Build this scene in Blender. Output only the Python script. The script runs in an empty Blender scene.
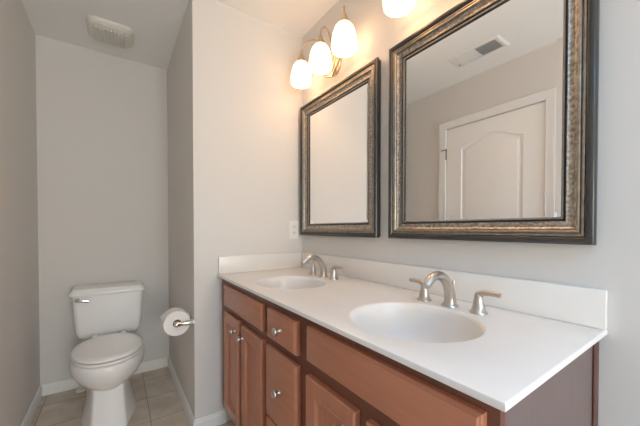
import bpy, bmesh, math
from mathutils import Vector, Matrix
PI = math.pi
sc = bpy.context.scene
COL = sc.collection

# ------------------------------------------------------------------ camera
CX, CY, CZ = 1.6779, -1.0171, 1.1014
YAW, PITCH, FPX = 0.6051, -0.0147, 293.88
cam = bpy.data.cameras.new('camera')
cam.sensor_fit = 'HORIZONTAL'; cam.sensor_width = 36
cam.lens = FPX / 640 * 36
cam.shift_y = (233.22 - 213) / 640
cam.clip_start = 0.02
cam_o = bpy.data.objects.new('camera', cam); COL.objects.link(cam_o)
fwd = Vector((-math.cos(YAW) * math.cos(PITCH), math.sin(YAW) * math.cos(PITCH), math.sin(PITCH)))
cam_o.location = (CX, CY, CZ)
cam_o.rotation_euler = fwd.to_track_quat('-Z', 'Y').to_euler()
sc.camera = cam_o

# ------------------------------------------------------------------ world, window and fill light, exposure
w = bpy.data.worlds.new('world'); sc.world = w; w.use_nodes = True
bg = w.node_tree.nodes['Background']
bg.inputs[0].default_value = (0.62, 0.8, 1.0, 1); bg.inputs[1].default_value = 0.5
def area_light(name, loc, direction, sx, sy, energy, color):
    la = bpy.data.lights.new(name, 'AREA'); la.shape = 'RECTANGLE'
    la.size, la.size_y, la.energy, la.color = sx, sy, energy, color
    lo = bpy.data.objects.new(name, la); COL.objects.link(lo); lo.location = loc
    lo.rotation_euler = Vector(direction).to_track_quat('-Z', 'Y').to_euler()
area_light('end_window_light', (4.22, -0.72, 1.15), (-1, 0, 0.5), 1.1, 1.4, 78, (1.0, 0.98, 0.90))
area_light('ceiling_blue_fill', (2.6, -0.75, 2.55), (0, 0, -1), 0.5, 0.5, 34, (0.10, 0.48, 1.0))  # blue fill light added overhead, out of view, to brighten counter and wall
SHADE_STRENGTH = 4.35
SHADE_COLOR = (1.0, 0.60, 0.32, 1)
sc.view_settings.view_transform = 'Standard'
sc.view_settings.look = 'None'
sc.view_settings.gamma = 1.0
sc.view_settings.use_curve_mapping = False
sc.view_settings.exposure = -0.05
sc.cycles.max_bounces = 12
sc.cycles.diffuse_bounces = 8
sc.cycles.glossy_bounces = 6
sc.cycles.transparent_max_bounces = 8
sc.cycles.sample_clamp_indirect = 6

# ------------------------------------------------------------------ materials
def mat(name, col, rough=0.5, metal=0.0, var=0.0, scale=20, stretch=(1, 1, 1), bump=0.0, bscale=200, coat=0.0, spec=0.5, col2=None):
    m = bpy.data.materials.new(name); m.use_nodes = True
    nt = m.node_tree; b = nt.nodes['Principled BSDF']
    b.inputs['Base Color'].default_value = (*col, 1)
    b.inputs['Roughness'].default_value = rough
    b.inputs['Metallic'].default_value = metal
    b.inputs['Coat Weight'].default_value = coat
    b.inputs['Specular IOR Level'].default_value = spec
    tc = nt.nodes.new('ShaderNodeTexCoord')
    if var or col2:
        mp = nt.nodes.new('ShaderNodeMapping'); mp.inputs['Scale'].default_value = stretch
        n = nt.nodes.new('ShaderNodeTexNoise'); n.inputs['Scale'].default_value = scale
        n.inputs['Detail'].default_value = 5
        r = nt.nodes.new('ShaderNodeValToRGB')
        r.color_ramp.elements[0].position = 0.3; r.color_ramp.elements[1].position = 0.7
        a = col2 if col2 else tuple(c * (1 - var) for c in col)
        z = col if col2 else tuple(min(1, c * (1 + var)) for c in col)
        r.color_ramp.elements[0].color = (*a, 1); r.color_ramp.elements[1].color = (*z, 1)
        nt.links.new(tc.outputs['Object'], mp.inputs[0]); nt.links.new(mp.outputs[0], n.inputs['Vector'])
        nt.links.new(n.outputs['Fac'], r.inputs[0]); nt.links.new(r.outputs[0], b.inputs['Base Color'])
    if bump:
        n2 = nt.nodes.new('ShaderNodeTexNoise'); n2.inputs['Scale'].default_value = bscale
        bp = nt.nodes.new('ShaderNodeBump'); bp.inputs['Strength'].default_value = bump; bp.inputs['Distance'].default_value = 0.002
        nt.links.new(tc.outputs['Object'], n2.inputs['Vector'])
        nt.links.new(n2.outputs['Fac'], bp.inputs['Height']); nt.links.new(bp.outputs[0], b.inputs['Normal'])
    return m

M = {}
M['wall'] = mat('greige_wall_paint', (0.69, 0.67, 0.645), 0.6, bump=0.05, bscale=180, spec=0.3)
M['ceiling'] = mat('ceiling_paint', (0.86, 0.86, 0.85), 0.8, bump=0.05, bscale=150, spec=0.2)
M['trim'] = mat('white_trim_paint', (0.80, 0.80, 0.79), 0.35)
M['door'] = mat('white_door_paint', (0.86, 0.855, 0.84), 0.4)
M['marble'] = mat('cultured_marble', (0.80, 0.772, 0.735), 0.3, var=0.03, scale=6)
M['wood'] = mat('cherry_stained_wood', (0.475, 0.195, 0.112), 0.32, col2=(0.42, 0.168, 0.094), scale=9, stretch=(7, 7, 0.7), coat=0.15)
M['wood_h'] = mat('cherry_stained_wood_level_grain', (0.475, 0.195, 0.112), 0.32, col2=(0.42, 0.168, 0.094), scale=9, stretch=(0.7, 7, 7), coat=0.15)
M['wood_sheen_grey'] = mat('cherry_side_sheen_grey', (0.165, 0.118, 0.11), 0.4, col2=(0.145, 0.10, 0.093), scale=9, stretch=(7, 7, 0.7))  # the end panel's cherry, greyed in its colour for a cool light sheen
M['wood_gap_shade'] = mat('cherry_wood_gap_shade', (0.16, 0.048, 0.024), 0.36, col2=(0.13, 0.038, 0.019), scale=9, stretch=(0.7, 7, 7), coat=0.15)  # same cherry wood, darkened so the gaps between fronts look shaded
M['wood_dark'] = mat('dark_cherry_wood', (0.10, 0.035, 0.022), 0.4)
M['nickel'] = mat('brushed_nickel', (0.58, 0.54, 0.50), 0.28, 1.0)
M['bronze'] = mat('dull_bronze', (0.20, 0.17, 0.14), 0.4, 0.9)
M['chrome'] = mat('polished_chrome', (0.75, 0.74, 0.73), 0.12, 1.0)
M['lampmetal'] = mat('satin_champagne_metal', (0.62, 0.50, 0.36), 0.32, 1.0)
M['porcelain'] = mat('white_porcelain', (0.86, 0.86, 0.85), 0.12, coat=0.3)
M['seat'] = mat('white_seat_plastic', (0.88, 0.87, 0.85), 0.22)
M['plastic'] = mat('white_plastic', (0.80, 0.79, 0.77), 0.35)
M['fan'] = mat('aged_white_plastic', (0.74, 0.72, 0.67), 0.45)
M['dark'] = mat('dark_slot', (0.03, 0.03, 0.03), 0.7)
M['duct'] = mat('duct_shadow_grey', (0.36, 0.38, 0.40), 0.7)
M['paper'] = mat('toilet_tissue', (0.84, 0.82, 0.79), 0.95, bump=0.2, bscale=120, spec=0.1)
M['card'] = mat('cardboard_core', (0.36, 0.27, 0.19), 0.9)
M['slate'] = mat('dark_slate_moulding', (0.075, 0.073, 0.071), 0.3, 0.6)
M['black'] = mat('black_moulding', (0.022, 0.02, 0.019), 0.35, 0.2)
M['gold'] = mat('champagne_gold_leaf', (0.38, 0.33, 0.27), 0.33, 0.85, var=0.2, scale=60)
M['silver'] = mat('mottled_silver_leaf', (0.62, 0.56, 0.48), 0.33, 0.85, col2=(0.20, 0.165, 0.135), scale=110)
M['bead'] = mat('dark_beading', (0.30, 0.275, 0.25), 0.3, 0.7)
M['mirror'] = mat('silvered_glass', (0.97, 0.975, 0.975), 0.0, 1.0)

def shade_mat():
    m = bpy.data.materials.new('lit_frosted_glass'); m.use_nodes = True
    nt = m.node_tree; b = nt.nodes['Principled BSDF']
    b.inputs['Base Color'].default_value = (0.9, 0.88, 0.84, 1); b.inputs['Roughness'].default_value = 0.3
    b.inputs['Emission Color'].default_value = SHADE_COLOR
    b.inputs['Emission Strength'].default_value = SHADE_STRENGTH
    return m
M['shade'] = shade_mat()

def glass_mat():
    m = bpy.data.materials.new('window_glass'); m.use_nodes = True
    nt = m.node_tree; nt.nodes.clear()
    o = nt.nodes.new('ShaderNodeOutputMaterial'); mx = nt.nodes.new('ShaderNodeMixShader')
    t = nt.nodes.new('ShaderNodeBsdfTransparent'); g = nt.nodes.new('ShaderNodeBsdfGlossy')
    g.inputs['Roughness'].default_value = 0.02; mx.inputs[0].default_value = 0.06
    nt.links.new(t.outputs[0], mx.inputs[1]); nt.links.new(g.outputs[0], mx.inputs[2]); nt.links.new(mx.outputs[0], o.inputs[0])
    return m
M['glass'] = glass_mat()

def tile_mat():
    m = bpy.data.materials.new('beige_ceramic_tile'); m.use_nodes = True
    nt = m.node_tree; L = nt.links; b = nt.nodes['Principled BSDF']
    tc = nt.nodes.new('ShaderNodeTexCoord'); sp = nt.nodes.new('ShaderNodeSeparateXYZ')
    L.new(tc.outputs['Object'], sp.inputs[0])
    def mth(op, a, v):
        n = nt.nodes.new('ShaderNodeMath'); n.operation = op
        if isinstance(a, (int, float)): n.inputs[0].default_value = a
        else: L.new(a, n.inputs[0])
        if isinstance(v, (int, float)): n.inputs[1].default_value = v
        elif v is not None: L.new(v, n.inputs[1])
        return n.outputs[0]
    def line(s, off, size):
        q = mth('DIVIDE', mth('SUBTRACT', s, off), size)
        fr = mth('FRACT', q, None)
        d = mth('ABSOLUTE', mth('SUBTRACT', fr, 0.5), None)
        return mth('GREATER_THAN', d, 0.5 - 0.0024 / size), mth('FLOOR', q, None)
    lx, ix = line(sp.outputs[0], -0.25, 0.27); ly, iy = line(sp.outputs[1], -0.865, 0.27)
    g = mth('MAXIMUM', lx, ly)
    cid = mth('ADD', mth('MULTIPLY', ix, 3.7), mth('MULTIPLY', iy, 9.1))
    n = nt.nodes.new('ShaderNodeTexNoise'); n.noise_dimensions = '4D'; n.inputs['Scale'].default_value = 9; n.inputs['Detail'].default_value = 6
    L.new(tc.outputs['Object'], n.inputs['Vector']); L.new(cid, n.inputs['W'])
    r = nt.nodes.new('ShaderNodeValToRGB')
    r.color_ramp.elements[0].position = 0.3; r.color_ramp.elements[0].color = (0.52, 0.42, 0.32, 1)
    r.color_ramp.elements[1].position = 0.7; r.color_ramp.elements[1].color = (0.70, 0.61, 0.50, 1)
    L.new(n.outputs['Fac'], r.inputs[0])
    mx = nt.nodes.new('ShaderNodeMixRGB'); L.new(g, mx.inputs[0]); L.new(r.outputs[0], mx.inputs[1]); mx.inputs[2].default_value = (0.32, 0.245, 0.18, 1)
    L.new(mx.outputs[0], b.inputs['Base Color']); b.inputs['Roughness'].default_value = 0.4
    bp = nt.nodes.new('ShaderNodeBump'); bp.inputs['Strength'].default_value = 0.4; bp.inputs['Distance'].default_value = 0.002; bp.invert = True
    L.new(g, bp.inputs['Height']); L.new(bp.outputs[0], b.inputs['Normal'])
    return m
M['tile'] = tile_mat()

# ------------------------------------------------------------------ mesh helpers
def box(bm, x0, x1, y0, y1, z0, z1, bev=0.0, seg=2):
    b2 = bmesh.new()
    bmesh.ops.create_cube(b2, size=1)
    bmesh.ops.scale(b2, vec=(x1 - x0, y1 - y0, z1 - z0), verts=b2.verts)
    bmesh.ops.translate(b2, vec=((x0 + x1) / 2, (y0 + y1) / 2, (z0 + z1) / 2), verts=b2.verts)
    if bev: bmesh.ops.bevel(b2, geom=list(b2.edges), offset=bev, segments=seg, profile=0.5, affect='EDGES')
    merge(bm, b2)

def merge(bm, b2, mx=None):
    vm = {}
    for v in b2.verts: vm[v] = bm.verts.new(mx @ v.co if mx else v.co)
    for f in b2.faces:
        try: bm.faces.new([vm[v] for v in f.verts])
        except ValueError: pass
    b2.free()

def loft(bm, rings, cap0=True, cap1=True, closed=True):
    vr = [[bm.verts.new(p) for p in r] for r in rings]
    n = len(rings[0])
    for a, b in zip(vr, vr[1:]):
        for i in range(n if closed else n - 1):
            j = (i + 1) % n
            bm.faces.new((a[i], a[j], b[j], b[i]))
    if cap0: bm.faces.new(list(reversed(vr[0])))
    if cap1: bm.faces.new(vr[-1])
    return vr

def spline(pts, k=8):
    P = [Vector(p) for p in pts]; out = []
    for i in range(len(P) - 1):
        p0 = P[i - 1] if i else P[0] * 2 - P[1]
        p3 = P[i + 2] if i + 2 < len(P) else P[-1] * 2 - P[-2]
        p1, p2 = P[i], P[i + 1]
        for s in range(k):
            t = s / k
            out.append(0.5 * ((2 * p1) + (p2 - p0) * t + (2 * p0 - 5 * p1 + 4 * p2 - p3) * t * t + (3 * p1 - p0 - 3 * p2 + p3) * t ** 3))
    out.append(P[-1]); return out

def tube(bm, pts, rad, n=14, flat=None, cap=True):
    """rad: number or list (interpolated along the path); flat: (a, b) section scale"""
    P = [Vector(p) for p in pts]; m = len(P)
    if not isinstance(rad, (list, tuple)): rad = [rad, rad]
    def R(i):
        t = i / (m - 1) * (len(rad) - 1); k = min(int(t), len(rad) - 2); f = t - k
        return rad[k] * (1 - f) + rad[k + 1] * f
    T = [(P[min(i + 1, m - 1)] - P[max(i - 1, 0)]).normalized() for i in range(m)]
    up = Vector((0, 0, 1)) if abs(T[0].z) < 0.9 else Vector((1, 0, 0))
    u = T[0].cross(up).normalized(); rings = []
    for i in range(m):
        u = (u - T[i] * u.dot(T[i])).normalized(); v = T[i].cross(u)
        fa, fb = flat if flat else (1, 1)
        rings.append([P[i] + R(i) * (math.cos(2 * PI * k / n) * u * fa + math.sin(2 * PI * k / n) * v * fb) for k in range(n)])
    loft(bm, rings, cap, cap)

def lathe(bm, prof, n=32, mx=None, cap0=True, cap1=True):
    """prof: (radius, height) pairs around z"""
    b2 = bmesh.new()
    loft(b2, [[Vector((r * math.cos(2 * PI * k / n), r * math.sin(2 * PI * k / n), z)) for k in range(n)] for r, z in prof], cap0, cap1)
    merge(bm, b2, mx)

def sring(cx, cy, z, ax, ay, e=2.0, n=40):
    """superellipse ring at height z"""
    out = []
    for k in range(n):
        t = 2 * PI * k / n; c, s = math.cos(t), math.sin(t)
        out.append(Vector((cx + ax * math.copysign(abs(c) ** (2 / e), c), cy + ay * math.copysign(abs(s) ** (2 / e), s), z)))
    return out

def inset_poly(pts, d):
    """offset a closed 2-D polygon (counter-clockwise) inwards"""
    n = len(pts); out = []
    for i in range(n):
        p0, p1, p2 = Vector(pts[i - 1]), Vector(pts[i]), Vector(pts[(i + 1) % n])
        a = (p1 - p0).normalized(); b = (p2 - p1).normalized()
        na = Vector((-a.y, a.x)); nb = Vector((-b.y, b.x))
        q = na + nb; q = q / max(0.2, q.dot(na))
        out.append(tuple(p1 + q * d))
    return out

def fill_between(bm, loops):
    """triangulated flat face between closed vertex loops (holes allowed)"""
    edges = []
    for l in loops:
        for i in range(len(l)):
            a, b = l[i], l[(i + 1) % len(l)]
            e = bm.edges.get((a, b)) or bm.edges.new((a, b)); edges.append(e)
    bmesh.ops.triangle_fill(bm, use_beauty=True, use_dissolve=False, edges=edges)

def panel_slab(bm, rect, thick, panels, P, edge=0.003):
    """slab whose front carries sunk panels. P(u, v, d) -> point, d = outwards from the back face"""
    u0, u1, v0, v1 = rect
    def rl(i, d): return [bm.verts.new(P(u, v, d)) for u, v in ((u0 + i, v0 + i), (u1 - i, v0 + i), (u1 - i, v1 - i), (u0 + i, v1 - i))]
    back, side, front = rl(0, 0), rl(0, thick - edge), rl(edge, thick)
    bm.faces.new(list(reversed(back)))
    for a, b in ((back, side), (side, front)):
        for i in range(4): bm.faces.new((a[i], a[(i + 1) % 4], b[(i + 1) % 4], b[i]))
    holes = []
    for path, steps in panels:
        loops = []
        for ins, dep in steps:
            loops.append([bm.verts.new(P(u, v, thick + dep)) for u, v in inset_poly(path, ins)])
        holes.append(loops[0])
        for a, b in zip(loops, loops[1:]):
            for i in range(len(a)): bm.faces.new((a[i], a[(i + 1) % len(a)], b[(i + 1) % len(a)], b[i]))
        bm.faces.new(loops[-1])
    if holes: fill_between(bm, [front] + holes)
    else: bm.faces.new(front)

def obj(name, bm, m, parent=None, smooth=None, loc=None):
    bmesh.ops.recalc_face_normals(bm, faces=bm.faces)
    me = bpy.data.meshes.new(name); bm.to_mesh(me); bm.free()
    o = bpy.data.objects.new(name, me); COL.objects.link(o)
    me.materials.append(m if not isinstance(m, str) else M[m])
    if smooth:
        me.polygons.foreach_set('use_smooth', [True] * len(me.polygons))
        me.set_sharp_from_angle(angle=math.radians(smooth))
    if parent: o.parent = parent
    if loc: o.location = loc
    return o

def thing(name, label, cat, loc=(0, 0, 0), group=None, rz=0):
    o = bpy.data.objects.new(name, None); COL.objects.link(o); o.location = loc; o.rotation_euler = (0, 0, rz)
    o.empty_display_size = 0.1
    return tag(o, label, cat, group)

def tag(o, label, cat, group=None):
    o['label'] = label; o['category'] = cat
    if group: o['group'] = group
    return o

def struct(o):
    o['kind'] = 'structure'; return o

def dup(root, loc, label):
    r = root.copy(); COL.objects.link(r); r.location = loc; r['label'] = label
    for ch in root.children:
        c = ch.copy(); COL.objects.link(c); c.parent = r
        for g in ch.children:
            d = g.copy(); COL.objects.link(d); d.parent = c
    return r

# ------------------------------------------------------------------ the room
XA, YL, YP, H, XE = -0.951, -1.44, -0.678, 2.362, 4.0
T = 0.1
def wallbox(name, *b):
    bm = bmesh.new()
    for q in (b if isinstance(b[0], tuple) else (b,)): box(bm, *q)
    return struct(obj(name, bm, 'wall'))
bm = bmesh.new(); box(bm, XA - T, XE + T, YL - T, T, -0.1, 0.0); struct(obj('floor', bm, 'tile'))
KX0, KX1, KY0, KY1 = 2.35, 2.85, -1.0, -0.5
bm = bmesh.new()
for q in ((XA - T, KX0, YL - T, T), (KX1, XE + T, YL - T, T), (KX0, KX1, YL - T, KY0), (KX0, KX1, KY1, T)): box(bm, *q, H, H + 0.1)
struct(obj('ceiling', bm, 'ceiling'))
wallbox('wall_right', 0.0, XE + T, 0.0, T, 0, H)
wallbox('wall_middle', XA, 0.0, YP, 0.1, 0, H)
wallbox('wall_far', XA - T, XA, YL - T, T, 0, H)
DX0, DX1, DH = 0.146, 0.888, 1.988
wallbox('wall_left', (XA, DX0, YL - T, YL, 0, H), (DX1, XE + T, YL - T, YL, 0, H), (DX0, DX1, YL - T, YL, DH, H))
WY0, WY1, WZ0, WZ1 = -1.22, -0.22, 0.8, 2.1
wallbox('wall_near', (XE, XE + T, YL, WY0, 0, H), (XE, XE + T, WY1, 0, 0, H), (XE, XE + T, WY0, WY1, 0, WZ0), (XE, XE + T, WY0, WY1, WZ1, H))

def baseboard(name, path, inward):
    """path: floor points along the wall; inward: +1/-1 side of the room"""
    prof = [(0, 0), (0.012, 0), (0.012, 0.048), (0.0105, 0.054), (0.0075, 0.058), (0.0075, 0.063), (0.005, 0.069), (0, 0.071)]
    P = [Vector((*p, 0)).to_2d() for p in path]; rings = []
    for i, p in enumerate(P):
        nn = []
        if i: a = (p - P[i - 1]).normalized(); nn.append(Vector((-a.y, a.x)) * inward)
        if i < len(P) - 1: b = (P[i + 1] - p).normalized(); nn.append(Vector((-b.y, b.x)) * inward)
        q = nn[0] if len(nn) == 1 else (nn[0] + nn[1]) / (1 + nn[0].dot(nn[1]))
        rings.append([Vector((p.x + q.x * d, p.y + q.y * d, h)) for d, h in prof])
    bm = bmesh.new(); loft(bm, rings); struct(obj(name, bm, 'trim', smooth=30))
baseboard('baseboard_far', [(XA, YL + 0.012), (XA, YP - 0.012)], -1)
baseboard('baseboard_middle', [(XA, YP), (0, YP), (0, -0.512)], -1)
baseboard('baseboard_left', [(XA, YL), (0.052, YL)], 1)
baseboard('baseboard_right', [(1.475, 0), (XE, 0)], -1)
baseboard('baseboard_near', [(XE, YL), (XE, 0)], 1)
baseboard('baseboard_left_near', [(0.953, YL), (XE - 0.012, YL)], 1)

# a window behind the camera, and an unseen roof opening added for blue fill
def window(name, loc, rz, width, height):
    d = struct(bpy.data.objects.new(name, None)); COL.objects.link(d); d.location = loc; d.rotation_euler = (0, 0, rz)
    hw, hh = width / 2, height
    bm = bmesh.new()
    for a in ((-hw, -hw + 0.05, 0, hh), (hw - 0.05, hw, 0, hh), (-hw, hw, 0, 0.05), (-hw, hw, hh - 0.05, hh), (-hw, hw, hh / 2 - 0.02, hh / 2 + 0.02)):
        box(bm, 0.02, 0.07, a[0], a[1], a[2], a[3])
    struct(obj('window_frame', bm, 'trim', d))
    bm = bmesh.new(); box(bm, 0.043, 0.047, -hw + 0.05, hw - 0.05, 0.05, hh - 0.05); struct(obj('window_pane', bm, 'glass', d))
    bm = bmesh.new(); box(bm, -0.05, 0.02, -hw - 0.05, hw + 0.05, -0.025, -0.001, 0.004); struct(obj('window_sill', bm, 'trim', d))
window('window_1', (XE, (WY0 + WY1) / 2, WZ0), 0, WY1 - WY0, WZ1 - WZ0)
d = struct(bpy.data.objects.new('fill_opening', None)); COL.objects.link(d); d.location = ((KX0 + KX1) / 2, (KY0 + KY1) / 2, H)  # roof opening made up to let the blue fill light in
bm = bmesh.new()
for q in ((-0.25, -0.22, -0.25, 0.25), (0.22, 0.25, -0.25, 0.25), (-0.22, 0.22, -0.25, -0.22), (-0.22, 0.22, 0.22, 0.25)): box(bm, *q, 0.0, 0.1)
struct(obj('window_frame', bm, 'trim', d))
bm = bmesh.new(); box(bm, -0.22, 0.22, -0.22, 0.22, 0.06, 0.064); struct(obj('window_pane', bm, 'glass', d))

# white two-panel door with arched top panel, seen in the mirror
door = struct(bpy.data.objects.new('door_1', None)); COL.objects.link(door); door.location = (DX0, YL, 0)
DW = DX1 - DX0
bm = bmesh.new()
def arch(u0, u1, v0, v1, rise, n=24):
    pts = [(u0, v0), (u1, v0), (u1, v1 - rise)]
    for k in range(1, n):
        t = k / n; s = 0.5 - 0.5 * math.cos(2 * PI * t)
        s = s ** 0.8
        pts.append((u1 + (u0 - u1) * t, v1 - rise + rise * s))
    pts.append((u0, v1 - rise)); return pts
steps = [(0, 0), (0.006, -0.007), (0.016, -0.008), (0.034, -0.001), (0.04, -0.0005)]
pt = lambda u, v, dd: Vector((u, -0.036 + dd, v))
panel_slab(bm, (0.004, DW - 0.004, 0.008, DH - 0.004), 0.034,
           [(arch(0.137, DW - 0.137, 1.02, 1.87, 0.075), steps), (arch(0.137, DW - 0.137, 0.22, 0.86, 0.0, 2), steps)], pt, 0.002)
struct(obj('door_leaf', bm, 'door', door, 30))
bm = bmesh.new()                                                      # mitred casing around the opening
cp = [(0, 0), (0, 0.011), (0.006, 0.014), (0.014, 0.012), (0.03, 0.014), (0.05, 0.019), (0.06, 0.019), (0.066, 0.015), (0.066, 0)]
rings = []
for (cx, cz, sx, sz) in ((0, 0, -1, 0), (0, DH, -1, 1), (DW, DH, 1, 1), (DW, 0, 1, 0)):
    rings.append([Vector((cx + sx * o_, h_, cz + sz * o_)) for o_, h_ in cp])
loft(bm, rings); struct(obj('door_casing', bm, 'trim', door, 30))
for hz in (0.25, 1.02, 1.765):
    bm = bmesh.new(); tube(bm, [(0.0, 0.007, hz - 0.045), (0.0, 0.007, hz + 0.045)], 0.006, 10)
    tube(bm, [(0.0, 0.007, hz + 0.045), (0.0, 0.007, hz + 0.053)], [0.0075, 0.004], 10)
    if hz > 1.5: tube(bm, [(0, 0.010, hz + 0.04), (-0.02, 0.03, hz + 0.04), (-0.03, 0.03, hz + 0.035)], 0.0045, 8)
    struct(obj('door_hinge', bm, 'bronze', door, 40))
bm = bmesh.new(); mx = Matrix.Translation((DW - 0.065, 0, 0.93)) @ Matrix.Rotation(-PI / 2, 4, 'X')
lathe(bm, [(0.03, -0.002), (0.03, 0.006), (0.012, 0.01), (0.011, 0.03), (0.026, 0.04), (0.028, 0.055), (0.018, 0.066), (0.002, 0.068)], 24, mx)
struct(obj('door_knob', bm, 'nickel', door, 40))

# ------------------------------------------------------------------ vanity cabinet
VX1 = 1.466
van = thing('vanity_cabinet', 'long reddish-brown stained wood double vanity cabinet under the white counter', 'cabinet', (0.73, -0.27, 0))
van_inv = Vector((-0.73, 0.27, 0))
def vobj(name, bm, m, parent=van, smooth=30):
    if parent is van: bmesh.ops.translate(bm, vec=van_inv, verts=bm.verts)
    return obj(name, bm, m, parent, smooth)
bm = bmesh.new(); box(bm, 0.003, VX1 - 0.006, -0.511, -0.003, 0.10, 0.66)
box(bm, 0.003, 0.02, -0.511, -0.003, 0.66, 0.834); box(bm, 0.02, VX1 - 0.006, -0.02, -0.003, 0.66, 0.834)
vobj('body', bm, 'wood_dark')
bm = bmesh.new(); box(bm, 0.003, VX1, -0.53, -0.511, 0.10, 0.834, 0.0012); vobj('face_frame', bm, 'wood_gap_shade')
bm = bmesh.new(); box(bm, VX1 - 0.0055, VX1 - 0.001, -0.5105, -0.003, 0.0, 0.834)
o = vobj('side_panel', bm, 'wood_sheen_grey'); o['label'] = 'flat brown end panel of the cabinet, grey light sheen painted in'
bm = bmesh.new(); box(bm, VX1 - 0.001, VX1 + 0.0035, -0.042, -0.003, 0.0, 0.834, 0.002); vobj('scribe_strip', bm, 'wood_dark')
bm = bmesh.new(); box(bm, 0.003, VX1 - 0.006, -0.455, -0.44, 0.0, 0.10); vobj('toe_kick', bm, 'wood_dark')
vp = lambda u, v, dd: Vector((u, -0.5305 - dd, v))
def knob(x, z, parent, y=-0.5505):
    bm = bmesh.new(); mx = Matrix.Translation((x + van_inv.x, y + van_inv.y, z)) @ Matrix.Rotation(PI / 2, 4, 'X')
    lathe(bm, [(0.008, -0.0005), (0.0085, 0.002), (0.0055, 0.006), (0.0055, 0.013), (0.012, 0.017), (0.0148, 0.021), (0.0148, 0.025), (0.012, 0.0285), (0.002, 0.030)], 24, mx)
    obj('knob', bm, 'nickel', parent, 40)
def front(name, x0, x1, z0, z1, kn=None, m='wood_h'):
    bm = bmesh.new(); rect = (x0, x1, z0, z1)
    # routed edge: a stepped slab
    def rl(i, d): return [vp(u, v, d) for u, v in ((x0 + i, z0 + i), (x1 - i, z0 + i), (x1 - i, z1 - i), (x0 + i, z1 - i))]
    loft(bm, [rl(0, 0), rl(0, 0.012), rl(0.002, 0.015), rl(0.005, 0.0165), rl(0.007, 0.0195), rl(0.009, 0.02)])
    o = vobj(name, bm, m, smooth=20)
    if kn: knob(*kn, o)
    return o
def vdoor(x0, x1, z0, z1, kn):
    bm = bmesh.new(); f = 0.043
    panel_slab(bm, (x0, x1, z0, z1), 0.02, [([(x0 + f, z0 + f), (x1 - f, z0 + f), (x1 - f, z1 - f), (x0 + f, z1 - f)],
               [(0, 0), (0.002, 0.0015), (0.007, 0.0005), (0.009, -0.005), (0.013, -0.010), (0.02, -0.0105)])], vp, 0.004)
    o = vobj('door', bm, 'wood', smooth=20); knob(*kn, o)
front('false_drawer_front', 0.095, 0.592, 0.692, 0.803)
front('false_drawer_front', 0.925, 1.446, 0.700, 0.808)
front('drawer', 0.644, 0.860, 0.690, 0.803, (0.760, 0.7465))
front('drawer', 0.632, 0.864, 0.389, 0.658, (0.757, 0.528))
front('drawer', 0.632, 0.864, 0.140, 0.379, (0.757, 0.26))
vdoor(0.095, 0.328, 0.140, 0.664, (0.292, 0.612))
vdoor(0.361, 0.592, 0.140, 0.658, (0.392, 0.606))
vdoor(0.924, 1.147, 0.140, 0.658, (1.108, 0.600))
vdoor(1.186, 1.446, 0.140, 0.658, (1.218, 0.600))

# ------------------------------------------------------------------ vanity top with two integral bowls
ZC, LX = 0.849, 1.484
top = thing('marble_countertop', 'glossy white cultured marble counter with two oval basins and splashes', 'countertop', (0.742, -0.28, 0.8345))
tinv = Vector((-0.742, 0.28, -0.8345))
SINKS = [(0.452, -0.331, 0.177, 0.166), (1.147, -0.331, 0.183, 0.178)]
NE = 72
def ell(s, k, z): return [Vector((s[0] + s[2] * k * math.cos(2 * PI * i / NE), s[1] + s[3] * k * math.sin(2 * PI * i / NE), z)) for i in range(NE)]
bm = bmesh.new()
def rr(i, z): return [bm.verts.new((x, y, z)) for x, y in ((0.001 + i, -0.557 + i), (LX - i, -0.557 + i), (LX - i, -0.001 - i), (0.001 + i, -0.001 - i))]
R = [rr(0.002, 0.8345), rr(0, 0.836), rr(0, 0.844), rr(0.0015, 0.8475), rr(0.005, ZC)]
for a, b in zip(R, R[1:]):
    for i in range(4): bm.faces.new((a[i], a[(i + 1) % 4], b[(i + 1) % 4], b[i]))
holes = [[bm.verts.new(p) for p in ell(s, 1.0, ZC)] for s in SINKS]
fill_between(bm, [R[-1]] + holes)
holes2 = [[bm.verts.new(p) for p in ell(s, 1.0, 0.8345)] for s in SINKS]
fill_between(bm, [R[0]] + holes2)
for a, b in zip(holes, holes2):
    for i in range(NE): bm.faces.new((a[i], a[(i + 1) % NE], b[(i + 1) % NE], b[i]))
bmesh.ops.translate(bm, vec=tinv, verts=bm.verts)
obj('counter_slab', bm, 'marble', top, 30)
for s in SINKS:
    bm = bmesh.new()
    prof = [(1.0, 0), (0.99, -0.0004), (0.975, -0.002), (0.96, -0.005), (0.945, -0.010), (0.928, -0.022), (0.912, -0.040), (0.885, -0.066), (0.83, -0.095), (0.73, -0.120), (0.54, -0.138), (0.32, -0.146), (0.14, -0.1495)]
    rings = [ell(s, k, ZC + z) for k, z in prof]
    rings += [ell(s, k, ZC + z) for k, z in [(0.14, -0.155), (0.55, -0.145), (0.86, -0.096), (0.93, -0.050), (0.97, -0.016)]]
    vr = loft(bm, rings, False, False)
    for i in range(NE): bm.faces.new((vr[-1][i], vr[-1][(i + 1) % NE], vr[0][(i + 1) % NE], vr[0][i]))
    bmesh.ops.translate(bm, vec=tinv, verts=bm.verts)
    b = obj('basin', bm, 'marble', top, 60)
    bm = bmesh.new(); mx = Matrix.Translation(Vector((s[0], s[1], ZC - 0.1515)) + tinv)
    lathe(bm, [(0.010, -0.003), (0.027, -0.0015), (0.027, 0.002), (0.022, 0.0035), (0.019, 0.002), (0.016, 0.005), (0.004, 0.0065)], 24, mx)
    obj('drain', bm, 'nickel', b, 40)
bm = bmesh.new(); box(bm, 0.001, LX, -0.02, -0.001, ZC, ZC + 0.099, 0.003); bmesh.ops.translate(bm, vec=tinv, verts=bm.verts); obj('backsplash', bm, 'marble', top, 30)
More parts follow.
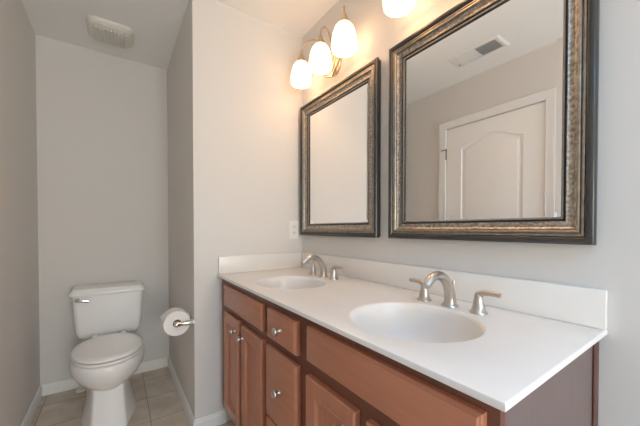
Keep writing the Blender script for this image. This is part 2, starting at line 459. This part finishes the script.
bm = bmesh.new(); box(bm, 0.001, 0.02, -0.552, -0.0205, ZC, ZC + 0.099, 0.003); bmesh.ops.translate(bm, vec=tinv, verts=bm.verts); obj('side_splash', bm, 'marble', top, 30)

# ------------------------------------------------------------------ faucets
def faucet():
    t = thing('faucet', 'brushed nickel arched faucet with two levers at the far basin below the wall outlet', 'faucet', (0.412, -0.12, ZC + 0.0004), 'widespread faucets on the counter')
    bm = bmesh.new()
    lathe(bm, [(0.027, 0.0), (0.027, 0.003), (0.0235, 0.006), (0.020, 0.012)], 28)
    path = spline([(0, 0, 0.004), (0, 0.001, 0.03), (0, -0.010, 0.062), (0, -0.034, 0.092), (0, -0.066, 0.1055), (0, -0.098, 0.100), (0, -0.127, 0.077)], 8)
    tube(bm, path, [0.019, 0.0180, 0.0165, 0.0152, 0.0140, 0.013, 0.0122], 20)
    s = obj('spout', bm, 'nickel', t, 50)
    bm = bmesh.new(); tube(bm, [(0, 0.021, 0.03), (0, 0.021, 0.072)], 0.0025, 8); tube(bm, [(0, 0.021, 0.072), (0, 0.021, 0.082)], [0.005, 0.0055, 0.003], 10)
    tube(bm, [(0, 0.021, 0.035), (0, 0.012, 0.035)], 0.003, 8)
    obj('lift_rod', bm, 'nickel', s, 50)
    for sgn in (-1, 1):
        bm = bmesh.new(); mx = Matrix.Translation((0.0945 * sgn, -0.004, 0))
        lathe(bm, [(0.0245, 0.0), (0.0245, 0.003), (0.0215, 0.006), (0.019, 0.009), (0.0165, 0.022), (0.013, 0.040), (0.0115, 0.048)], 28, mx)
        h = obj('handle', bm, 'nickel', t, 50)
        bm = bmesh.new()
        tube(bm, spline([(0.0945 * sgn, -0.004, 0.040), (0.0955 * sgn, -0.004, 0.052), (0.100 * sgn, -0.004, 0.0575), (0.112 * sgn, -0.004, 0.0625), (0.135 * sgn, -0.003, 0.0635), (0.156 * sgn, -0.002, 0.0625)], 6),
             [0.0122, 0.0118, 0.0105, 0.0085, 0.008, 0.0075], 16, None)
        obj('lever', bm, 'nickel', h, 50)
    return t
f0 = faucet()
dup(f0, (1.130, -0.12, ZC + 0.0004), 'brushed nickel arched faucet with two levers at the near basin under the door-reflecting mirror')

# ------------------------------------------------------------------ framed mirrors
MW, MH = 0.684, 0.828
def mirror():
    t = thing('framed_mirror', 'mirror in a dark bronze frame next to the wall outlet, under three lit shades', 'mirror', (0.370, -0.001, 1.060), 'framed mirrors above the vanity')
    def loopsweep(bm, prof, sub=None):
        """prof: (inset from outer edge, depth from wall); mitred rectangle"""
        rings = []
        for cx, cz, sx, sz in ((-MW / 2, 0, 1, 1), (MW / 2, 0, -1, 1), (MW / 2, MH, -1, -1), (-MW / 2, MH, 1, -1)):
            rings.append([Vector((cx + sx * i, -d, cz + sz * i)) for i, d in prof])
        rings.append(rings[0])
        vr = loft(bm, rings, False, False, False)
        bmesh.ops.remove_doubles(bm, verts=bm.verts, dist=1e-6)
    def arc(c, r, a0, a1, n=7):
        return [(c[0] + r[0] * math.cos(math.radians(a0 + (a1 - a0) * k / n)), c[1] + r[1] * math.sin(math.radians(a0 + (a1 - a0) * k / n))) for k in range(n + 1)]
    bm = bmesh.new()
    loopsweep(bm, [(0.006, 0.0), (0.004, 0.004), (0.004, 0.014), (0.0, 0.017), (0.0, 0.022)] + arc((0.0105, 0.024), (0.0105, 0.012), 180, 0, 9) + [(0.021, 0.014)])
    o = obj('outer_moulding', bm, 'slate', t, 35); o['label'] = 'dark slate rounded outer moulding'
    bm = bmesh.new(); loopsweep(bm, [(0.0205, 0.012), (0.0205, 0.024)] + arc((0.0245, 0.025), (0.0035, 0.004), 180, 0, 6) + [(0.0285, 0.0225), (0.0295, 0.0225)] + arc((0.0345, 0.024), (0.0045, 0.006), 180, 0, 8) + [(0.0395, 0.012)])
    o = obj('gilt_band', bm, 'gold', t, 35); o['label'] = 'champagne gold ridge'
    bm = bmesh.new(); loopsweep(bm, [(0.040, 0.010), (0.040, 0.0225), (0.0425, 0.0225), (0.0455, 0.0195), (0.049, 0.0165), (0.0525, 0.0155), (0.056, 0.0160), (0.059, 0.0178), (0.061, 0.0190), (0.0625, 0.0185), (0.063, 0.010)])
    o = obj('silver_cove', bm, 'silver', t, 35); o['label'] = 'mottled silver cove'
    bm = bmesh.new(); loopsweep(bm, [(0.0632, 0.010), (0.0632, 0.0175), (0.0650, 0.0175), (0.0665, 0.0155), (0.0675, 0.0135), (0.0745, 0.012), (0.0745, 0.006), (0.0632, 0.006)])
    obj('inner_lip', bm, 'black', t, 35)
    bm = bmesh.new()                                                  # beading: one ridge per bead along four sides
    i = 0.0708; st = 0.0014
    for (ax, az), (bx, bz) in (((-MW/2+i, i), (MW/2-i, i)), ((MW/2-i, i), (MW/2-i, MH-i)), ((MW/2-i, MH-i), (-MW/2+i, MH-i)), ((-MW/2+i, MH-i), (-MW/2+i, i))):
        a, b = Vector((ax, -0.0135, az)), Vector((bx, -0.0135, bz)); L = (b - a).length; n = int(L / st)
        T_ = (b - a).normalized(); U = Vector((0, -1, 0)); V = T_.cross(U); rings = []
        for k in range(n + 1):
            q = 0.0012 + 0.0022 * abs(math.sin(PI * k * st / 0.0056)) ** 0.5
            rings.append([a + T_ * (L * k / n) + q * 1.15 * (math.cos(2*PI*j/6) * U + math.sin(2*PI*j/6) * V) for j in range(6)])
        loft(bm, rings)
    obj('beading', bm, 'bead', t, 60)
    bm = bmesh.new()                                                  # glass with a narrow bevelled border
    def gl(i, d): return [Vector((x, -d, z)) for x, z in ((-MW/2+i, i), (MW/2-i, i), (MW/2-i, MH-i), (-MW/2+i, MH-i))]
    loft(bm, [gl(0.068, 0.004), gl(0.068, 0.0075), gl(0.090, 0.0082)])
    obj('mirror_glass', bm, 'mirror', t)
    return t
m0 = mirror()
dup(m0, (1.1225, -0.001, 1.060), 'mirror in a dark bronze frame that reflects the white door and ceiling register')

# ------------------------------------------------------------------ vanity lights
def vanity_light():
    t = thing('vanity_light', 'champagne metal vanity light with three lit white glass shades by the corner', 'wall light', (0.368, -0.001, 2.037), 'three-shade vanity lights above the mirrors')
    bm = bmesh.new(); mx = Matrix.Rotation(PI / 2, 4, 'X') @ Matrix.Scale(1.0, 4)
    b2 = bmesh.new(); lathe(b2, [(0.060, 0.0), (0.060, 0.006), (0.054, 0.012), (0.035, 0.018), (0.012, 0.021)], 36)
    bmesh.ops.scale(b2, vec=(0.75, 1.25, 1), verts=b2.verts); merge(bm, b2, mx)
    tube(bm, spline([(0.0, -0.018, 0.0), (0.0, -0.030, -0.04), (0.004, -0.034, -0.08), (0.012, -0.032, -0.108)], 6), [0.008, 0.007, 0.006, 0.0035], 10)
    obj('back_plate', bm, 'lampmetal', t, 40)
    for sx in (-1, 1):                                                # leafy scrolls below the arms
        bm = bmesh.new()
        tube(bm, spline([(0.008, -0.034, -0.098), (0.038 * sx, -0.042, -0.080), (0.072 * sx, -0.046, -0.056), (0.098 * sx, -0.048, -0.028), (0.098 * sx, -0.048, -0.008), (0.080 * sx, -0.047, -0.006), (0.074 * sx, -0.046, -0.022)], 7), [0.007, 0.006, 0.0055, 0.005, 0.0045, 0.004, 0.003], 10)
        tube(bm, spline([(0.004, -0.034, -0.070), (0.030 * sx, -0.042, -0.045), (0.048 * sx, -0.045, -0.015), (0.040 * sx, -0.044, 0.008), (0.024 * sx, -0.042, 0.002), (0.024 * sx, -0.041, -0.014)], 7), [0.006, 0.0055, 0.005, 0.0045, 0.003], 10)
        obj('scroll', bm, 'lampmetal', t, 50)
    for k in (-1, 0, 1):
        x = 0.2 * k; y = -0.107
        bm = bmesh.new()
        if k: pts = [(0.012 * k, -0.02, 0.0), (0.035 * k, -0.030, 0.045), (0.075 * k, -0.038, 0.105), (0.122 * k, -0.058, 0.160), (0.166 * k, -0.083, 0.165), (0.194 * k, -0.103, 0.138), (x, y, 0.108), (x, y, 0.08)]
        else: pts = [(0.0, -0.02, 0.01), (0.0, -0.030, 0.06), (0.0, -0.042, 0.118), (0.0, -0.070, 0.160), (0.0, -0.097, 0.146), (0, y, 0.110), (0, y, 0.08)]
        tube(bm, spline(pts, 8), [0.0065, 0.006, 0.0055, 0.0052, 0.005, 0.005], 12)
        a = obj('arm', bm, 'lampmetal', t, 50)
        bm = bmesh.new(); mx = Matrix.Translation((x, y, 0))
        lathe(bm, [(0.006, 0.104), (0.010, 0.098), (0.013, 0.086), (0.022, 0.070), (0.030, 0.052), (0.031, 0.045), (0.028, 0.044)], 28, mx)
        obj('socket_cup', bm, 'lampmetal', a, 50)
        bm = bmesh.new()
        out = [(0.025, 0.054), (0.034, 0.047), (0.044, 0.034), (0.053, 0.012), (0.059, -0.014), (0.0625, -0.040), (0.0625, -0.060), (0.060, -0.073), (0.058, -0.077)]
        lathe(bm, out + [(r - 0.003, z + 0.001) for r, z in reversed(out)], 40, mx, False, False)
        s = obj('glass_shade', bm, 'shade', t, 60); s['label'] = 'glowing white bell-shaped glass shade'
        bm = bmesh.new()
        lathe(bm, [(0.013, 0.044), (0.014, 0.025), (0.022, 0.010), (0.027, -0.012), (0.023, -0.036), (0.010, -0.046), (0.001, -0.048)], 24, mx)
        obj('bulb', bm, 'shade', s, 60)
    return t
l0 = vanity_light()
dup(l0, (1.104, -0.001, 2.040), 'vanity light above the door-reflecting mirror, only a glowing shade bottom showing at the picture top')

# ------------------------------------------------------------------ toilet (faces +x)
YT = -1.061
toi = thing('toilet', 'white two-piece toilet with closed lid in the narrow alcove', 'toilet', (-0.55, YT, 0))
def egg(xb, xf, z, hw, e=2.2, n=48, taper=0.12):
    """plan ring from back xb to front xf, narrower towards the front"""
    cx, ax = (xb + xf) / 2, (xf - xb) / 2; out = []
    for p in sring(0, 0, z, 1, 1, e, n):
        out.append(Vector((cx + ax * p.x + 0.55, hw * p.y * (1 - taper * (p.x * 0.5 + 0.5) ** 2), z)))
    return out
bm = bmesh.new()
loft(bm, [egg(-0.690, -0.310, 0.20, 0.085, 2.4, taper=0.2), egg(-0.694, -0.296, 0.215, 0.102, 2.4, taper=0.2),
          egg(-0.70, -0.262, 0.240, 0.132, 2.3, taper=0.15), egg(-0.705, -0.230, 0.270, 0.159, 2.2, taper=0.1), egg(-0.708, -0.206, 0.31, 0.180, 2.15, taper=0.07),
          egg(-0.71, -0.194, 0.345, 0.184, 2.1, taper=0.06), egg(-0.71, -0.190, 0.370, 0.182, 2.1, taper=0.06), egg(-0.71, -0.194, 0.381, 0.177, 2.1, taper=0.06), egg(-0.70, -0.197, 0.3825, 0.174, 2.1, taper=0.06)])
def foot(z, xf, wf, wm, wb):
    half = [(xf, wf - 0.014), (xf - 0.004, wf - 0.004), (xf - 0.014, wf + 0.002), (-0.45, wm), (-0.60, (wm + wb) / 2 + 0.004), (-0.70, wb - 0.02), (-0.715, wb - 0.05)]
    return [Vector((x + 0.55, y, z)) for x, y in half] + [Vector((x + 0.55, -y, z)) for x, y in reversed(half)]
loft(bm, [foot(0, -0.276, 0.083, 0.132, 0.135), foot(0.014, -0.277, 0.081, 0.130, 0.133), foot(0.05, -0.282, 0.079, 0.121, 0.125), foot(0.12, -0.289, 0.074, 0.106, 0.112),
          foot(0.19, -0.294, 0.070, 0.097, 0.104), foot(0.25, -0.296, 0.069, 0.098, 0.104)])
obj('bowl', bm, 'porcelain', toi, 50)
bm = bmesh.new(); box(bm, -0.935 + 0.55, -0.69 + 0.55, -0.105, 0.105, 0.27, 0.364, 0.02, 3); obj('tank_shelf', bm, 'porcelain', toi, 50)
bm = bmesh.new()
loft(bm, [egg(-0.66, -0.201, 0.3895, 0.171, 2.15, taper=0.05), egg(-0.662, -0.199, 0.3905, 0.172, 2.15, taper=0.05), egg(-0.662, -0.199, 0.402, 0.172, 2.15, taper=0.05), egg(-0.661, -0.200, 0.403, 0.171, 2.15, taper=0.05)])
obj('seat', bm, 'seat', toi, 40)
bm = bmesh.new()
loft(bm, [egg(-0.654, -0.199, 0.4090, 0.171, 2.15, taper=0.05), egg(-0.655, -0.198, 0.410, 0.172, 2.15, taper=0.05), egg(-0.655, -0.198, 0.418, 0.172, 2.15, taper=0.05), egg(-0.65, -0.203, 0.423, 0.168, 2.15, taper=0.05),
          egg(-0.63, -0.225, 0.4265, 0.152, 2.15, taper=0.05), egg(-0.59, -0.27, 0.429, 0.112, 2.1, taper=0.05)])
obj('seat_lid', bm, 'seat', toi, 40)
for s in (-1, 1):
    bm = bmesh.new(); box(bm, -0.70 + 0.55, -0.635 + 0.55, 0.075 * s - 0.016, 0.075 * s + 0.016, 0.380, 0.418, 0.006); obj('hinge', bm, 'seat', toi, 40)
for s in (-1, 1):
    for xx, yy in ((-0.60, 0.13), (-0.26, 0.09)):
        for z0, z1 in ((0.3815, 0.390), (0.4025, 0.4095)):
            bm = bmesh.new(); box(bm, xx + 0.54, xx + 0.56, yy * s - 0.006, yy * s + 0.006, z0, z1); obj('bumper', bm, 'plastic', toi)
# tank: rounded box, bottom corners rounded and drawn in
def rrect(xb, xf, hw, z, r=0.03, n=8):
    pts = []
    for cx, cy, a0 in ((xf - r, hw - r, 0), (xb + r, hw - r, 90), (xb + r, -hw + r, 180), (xf - r, -hw + r, 270)):
        for k in range(n + 1):
            a = math.radians(a0 + 90 * k / n); pts.append(Vector((cx + r * math.cos(a) + 0.55, cy + r * math.sin(a), z)))
    return pts
bm = bmesh.new()
loft(bm, [rrect(-0.92, -0.79, 0.10, 0.366, 0.03), rrect(-0.925, -0.765, 0.136, 0.371), rrect(-0.93, -0.748, 0.157, 0.382), rrect(-0.932, -0.738, 0.170, 0.399), rrect(-0.933, -0.732, 0.179, 0.428), rrect(-0.935, -0.728, 0.185, 0.49),
          rrect(-0.937, -0.723, 0.189, 0.57), rrect(-0.938, -0.720, 0.192, 0.62), rrect(-0.938, -0.718, 0.194, 0.668)])
tank = obj('tank', bm, 'porcelain', toi, 50)
bm = bmesh.new()
loft(bm, [rrect(-0.938, -0.716, 0.195, 0.6685), rrect(-0.942, -0.708, 0.204, 0.670), rrect(-0.943, -0.704, 0.208, 0.676), rrect(-0.943, -0.704, 0.208, 0.686), rrect(-0.942, -0.707, 0.205, 0.692),
          rrect(-0.940, -0.712, 0.200, 0.698), rrect(-0.938, -0.716, 0.196, 0.708), rrect(-0.935, -0.720, 0.192, 0.713), rrect(-0.925, -0.735, 0.168, 0.7155)])
obj('tank_lid', bm, 'porcelain', toi, 40)
bm = bmesh.new(); mx = Matrix.Translation((-0.7235 + 0.55, -0.164, 0.648)) @ Matrix.Rotation(PI / 2, 4, 'Y')
lathe(bm, [(0.014, 0), (0.014, 0.006), (0.009, 0.012)], 20, mx)
tube(bm, spline([(-0.712 + 0.55, -0.178, 0.652), (-0.700 + 0.55, -0.168, 0.650), (-0.697 + 0.55, -0.146, 0.645), (-0.699 + 0.55, -0.108, 0.639)], 6), [0.007, 0.008, 0.0085, 0.010], 12, (0.6, 1.0))
o = obj('flush_lever', bm, 'chrome', toi, 50); o['label'] = 'chrome flush lever'

# water supply valve behind the toilet
sv = thing('supply_valve', 'small shut-off valve with white floor flange behind the left side of the toilet', 'valve', (-0.885, -1.222, 0.0))
bm = bmesh.new(); lathe(bm, [(0.034, 0.0005), (0.033, 0.007), (0.026, 0.014), (0.012, 0.018)], 24); tube(bm, [(0, 0, 0.012), (0, 0, 0.06)], 0.007, 10)
obj('floor_flange', bm, 'plastic', sv, 40)
bm = bmesh.new(); tube(bm, [(0, 0, 0.055), (0, 0, 0.105)], 0.012, 12); tube(bm, [(0, 0, 0.08), (0.03, 0, 0.08)], 0.008, 10); tube(bm, [(0.028, 0, 0.08), (0.038, 0, 0.08)], 0.016, 12, (1, 0.6))
obj('valve_body', bm, 'chrome', sv, 40)
bm = bmesh.new(); tube(bm, spline([(0, 0, 0.10), (0.0, 0.0, 0.16), (0.006, 0.012, 0.25), (0.010, 0.028, 0.32), (0.010, 0.030, 0.362)], 6), 0.006, 10)
obj('hose', bm, 'plastic', sv, 40)

# ------------------------------------------------------------------ toilet paper holder and roll
RX0, RX1, RY, RZ = -0.128, -0.040, -0.756, 0.596
hd = thing('toilet_paper_holder', 'chrome two-post toilet paper holder on the partition side wall', 'holder', (-0.09, YP, RZ))
for x in (RX0 - 0.018, RX1 + 0.018):
    bm = bmesh.new(); mx = Matrix.Translation((x + 0.09, -0.001, 0)) @ Matrix.Rotation(PI / 2, 4, 'X')
    lathe(bm, [(0.024, 0), (0.024, 0.004), (0.018, 0.009), (0.0150, 0.018), (0.0125, 0.036), (0.0110, 0.058), (0.0125, 0.070), (0.0150, 0.078), (0.0150, 0.088), (0.010, 0.094), (0.001, 0.095)], 24, mx)
    obj('post', bm, 'chrome', hd, 50)
bm = bmesh.new(); tube(bm, [(RX0 - 0.012 + 0.09, RY - YP, 0), (RX1 + 0.012 + 0.09, RY - YP, 0)], 0.007, 14); obj('roller', bm, 'chrome', hd, 50)
roll = thing('toilet_paper_roll', 'white roll of toilet paper with a loose sheet end on the chrome holder', 'toilet paper', ((RX0 + RX1) / 2, RY, RZ))
bm = bmesh.new(); mx = Matrix.Rotation(PI / 2, 4, 'Y'); hl = (RX1 - RX0) / 2
lathe(bm, [(0.0215, -hl), (0.064, -hl), (0.066, -hl + 0.002), (0.066, hl - 0.002), (0.064, hl), (0.0215, hl)], 64, mx, False, False)
# loose sheet end leaving the roll on the alcove side, rising away from it
sh = []
for k in range(5):
    a = math.radians(6 + 6 * k); sh.append((-math.sin(a) * 0.0664, math.cos(a) * 0.0664))
a = math.radians(30); tx, tz = -math.cos(a), -math.sin(a)
for k in range(1, 6): sh.append((sh[4][0] + tx * 0.0085 * k - 0.00006 * k * k, sh[4][1] + tz * 0.0085 * k - 0.0004 * k * k))
loft(bm, [[Vector((-hl, y, z)), Vector((hl, y, z)), Vector((hl, y - 0.0004, z + 0.0007)), Vector((-hl, y - 0.0004, z + 0.0007))] for y, z in sh])
obj('tissue', bm, 'paper', roll, 40)
bm = bmesh.new(); lathe(bm, [(0.0215, -hl), (0.0195, -hl), (0.0195, hl), (0.0215, hl)], 40, mx, False, False)
obj('cardboard_core', bm, 'card', roll, 40)

# ------------------------------------------------------------------ outlet on the partition wall
ol = thing('wall_outlet', 'white duplex wall outlet above the counter in the corner', 'outlet', (0.0, -0.066, 1.095))
bm = bmesh.new(); loft(bm, [[Vector((d, sy * (0.037 - i), sz * (0.060 - i))) for sy, sz in ((-1, -1), (1, -1), (1, 1), (-1, 1))] for i, d in ((0, 0.0005), (0, 0.003), (0.004, 0.006))])
obj('cover_plate', bm, 'plastic', ol)
for s in (-1, 1):
    bm = bmesh.new(); loft(bm, [[Vector((d, p.x, p.y + 0.0195 * s)) for p in [v.to_2d() for v in sring(0, 0, 0, 0.0165 - i, 0.0145 - i, 3.0, 28)]] for i, d in ((0, 0.006), (0, 0.0075), (0.001, 0.008))])
    r = obj('receptacle', bm, 'plastic', ol, 40)
    for q in (-1, 1):
        bm = bmesh.new(); box(bm, 0.0079, 0.0083, 0.006 * q - 0.0012, 0.006 * q + 0.0012, 0.0195 * s - 0.001, 0.0195 * s + 0.008); obj('slot', bm, 'dark', r)
    bm = bmesh.new(); tube(bm, [(0.0079, 0, 0.0195 * s - 0.007), (0.0083, 0, 0.0195 * s - 0.007)], 0.0025, 10); obj('ground_hole', bm, 'dark', r)
bm = bmesh.new(); tube(bm, [(0.0055, 0, 0), (0.007, 0, 0)], 0.003, 12); obj('screw', bm, 'plastic', ol)

# ------------------------------------------------------------------ alcove exhaust fan
fan = thing('exhaust_fan', 'rounded white louvred exhaust fan cover on the alcove ceiling', 'fan', (-0.645, -1.035, H))
bm = bmesh.new()
def fr(hx, hy, z, e=5): return [Vector((p.x, p.y, z)) for p in sring(0, 0, z, hx, hy, e, 64)]
loft(bm, [fr(0.122, 0.122, -0.0005), fr(0.124, 0.124, -0.006), fr(0.122, 0.122, -0.012), fr(0.117, 0.117, -0.017), fr(0.108, 0.108, -0.026, 4.5), fr(0.096, 0.096, -0.032, 4), fr(0.080, 0.080, -0.034, 4)])
obj('fan_cover', bm, 'fan', fan, 50)
for k in range(9):
    y = -0.076 + 0.019 * k
    bm = bmesh.new(); box(bm, -0.082, 0.082, y - 0.0045, y + 0.0045, -0.0425, -0.033, 0.002); obj('louvre', bm, 'fan', fan, 40)

# ------------------------------------------------------------------ ceiling supply register (seen in the mirror)
reg = thing('ceiling_register', 'white two-way air register on the ceiling, seen reflected in the mirror above the white door', 'vent', (0.580, -1.125, H))
bm = bmesh.new()
PX, PY = 0.174, 0.092
hx, hy = 0.142, 0.062
def pr(a, b, z): return [Vector((sx * a, sy * b, z)) for sx, sy in ((-1, -1), (1, -1), (1, 1), (-1, 1))]
loft(bm, [pr(hx, hy, -0.0005), pr(PX, PY, -0.0005), pr(PX, PY, -0.003), pr(PX - 0.012, PY - 0.012, -0.009), pr(hx, hy, -0.009)], False, False)
bmesh.ops.remove_doubles(bm, verts=bm.verts, dist=1e-7)
box(bm, -0.003, 0.003, -hy, hy, -0.009, -0.001)
obj('register_frame', bm, 'plastic', reg, 20)
bm = bmesh.new(); box(bm, -hx, hx, -hy, hy, -0.0015, -0.0006); obj('duct_opening', bm, 'duct', reg)
for k in range(22):
    x = -hx + 0.0065 + k * (2 * hx - 0.013) / 21; s = -1 if x > 0 else 1
    if abs(x) < 0.006: continue
    bm = bmesh.new()
    loft(bm, [[Vector((x - 0.0042 * s, y, -0.0092)), Vector((x - 0.0036 * s, y, -0.0092)), Vector((x + 0.0042 * s, y, -0.0022)), Vector((x + 0.0036 * s, y, -0.0022))] for y in (-hy, hy)])
    obj('vane', bm, 'plastic', reg)
bm = bmesh.new(); box(bm, -0.162, -0.150, -0.050, -0.032, -0.016, -0.006, 0.002); obj('damper_lever', bm, 'nickel', reg)
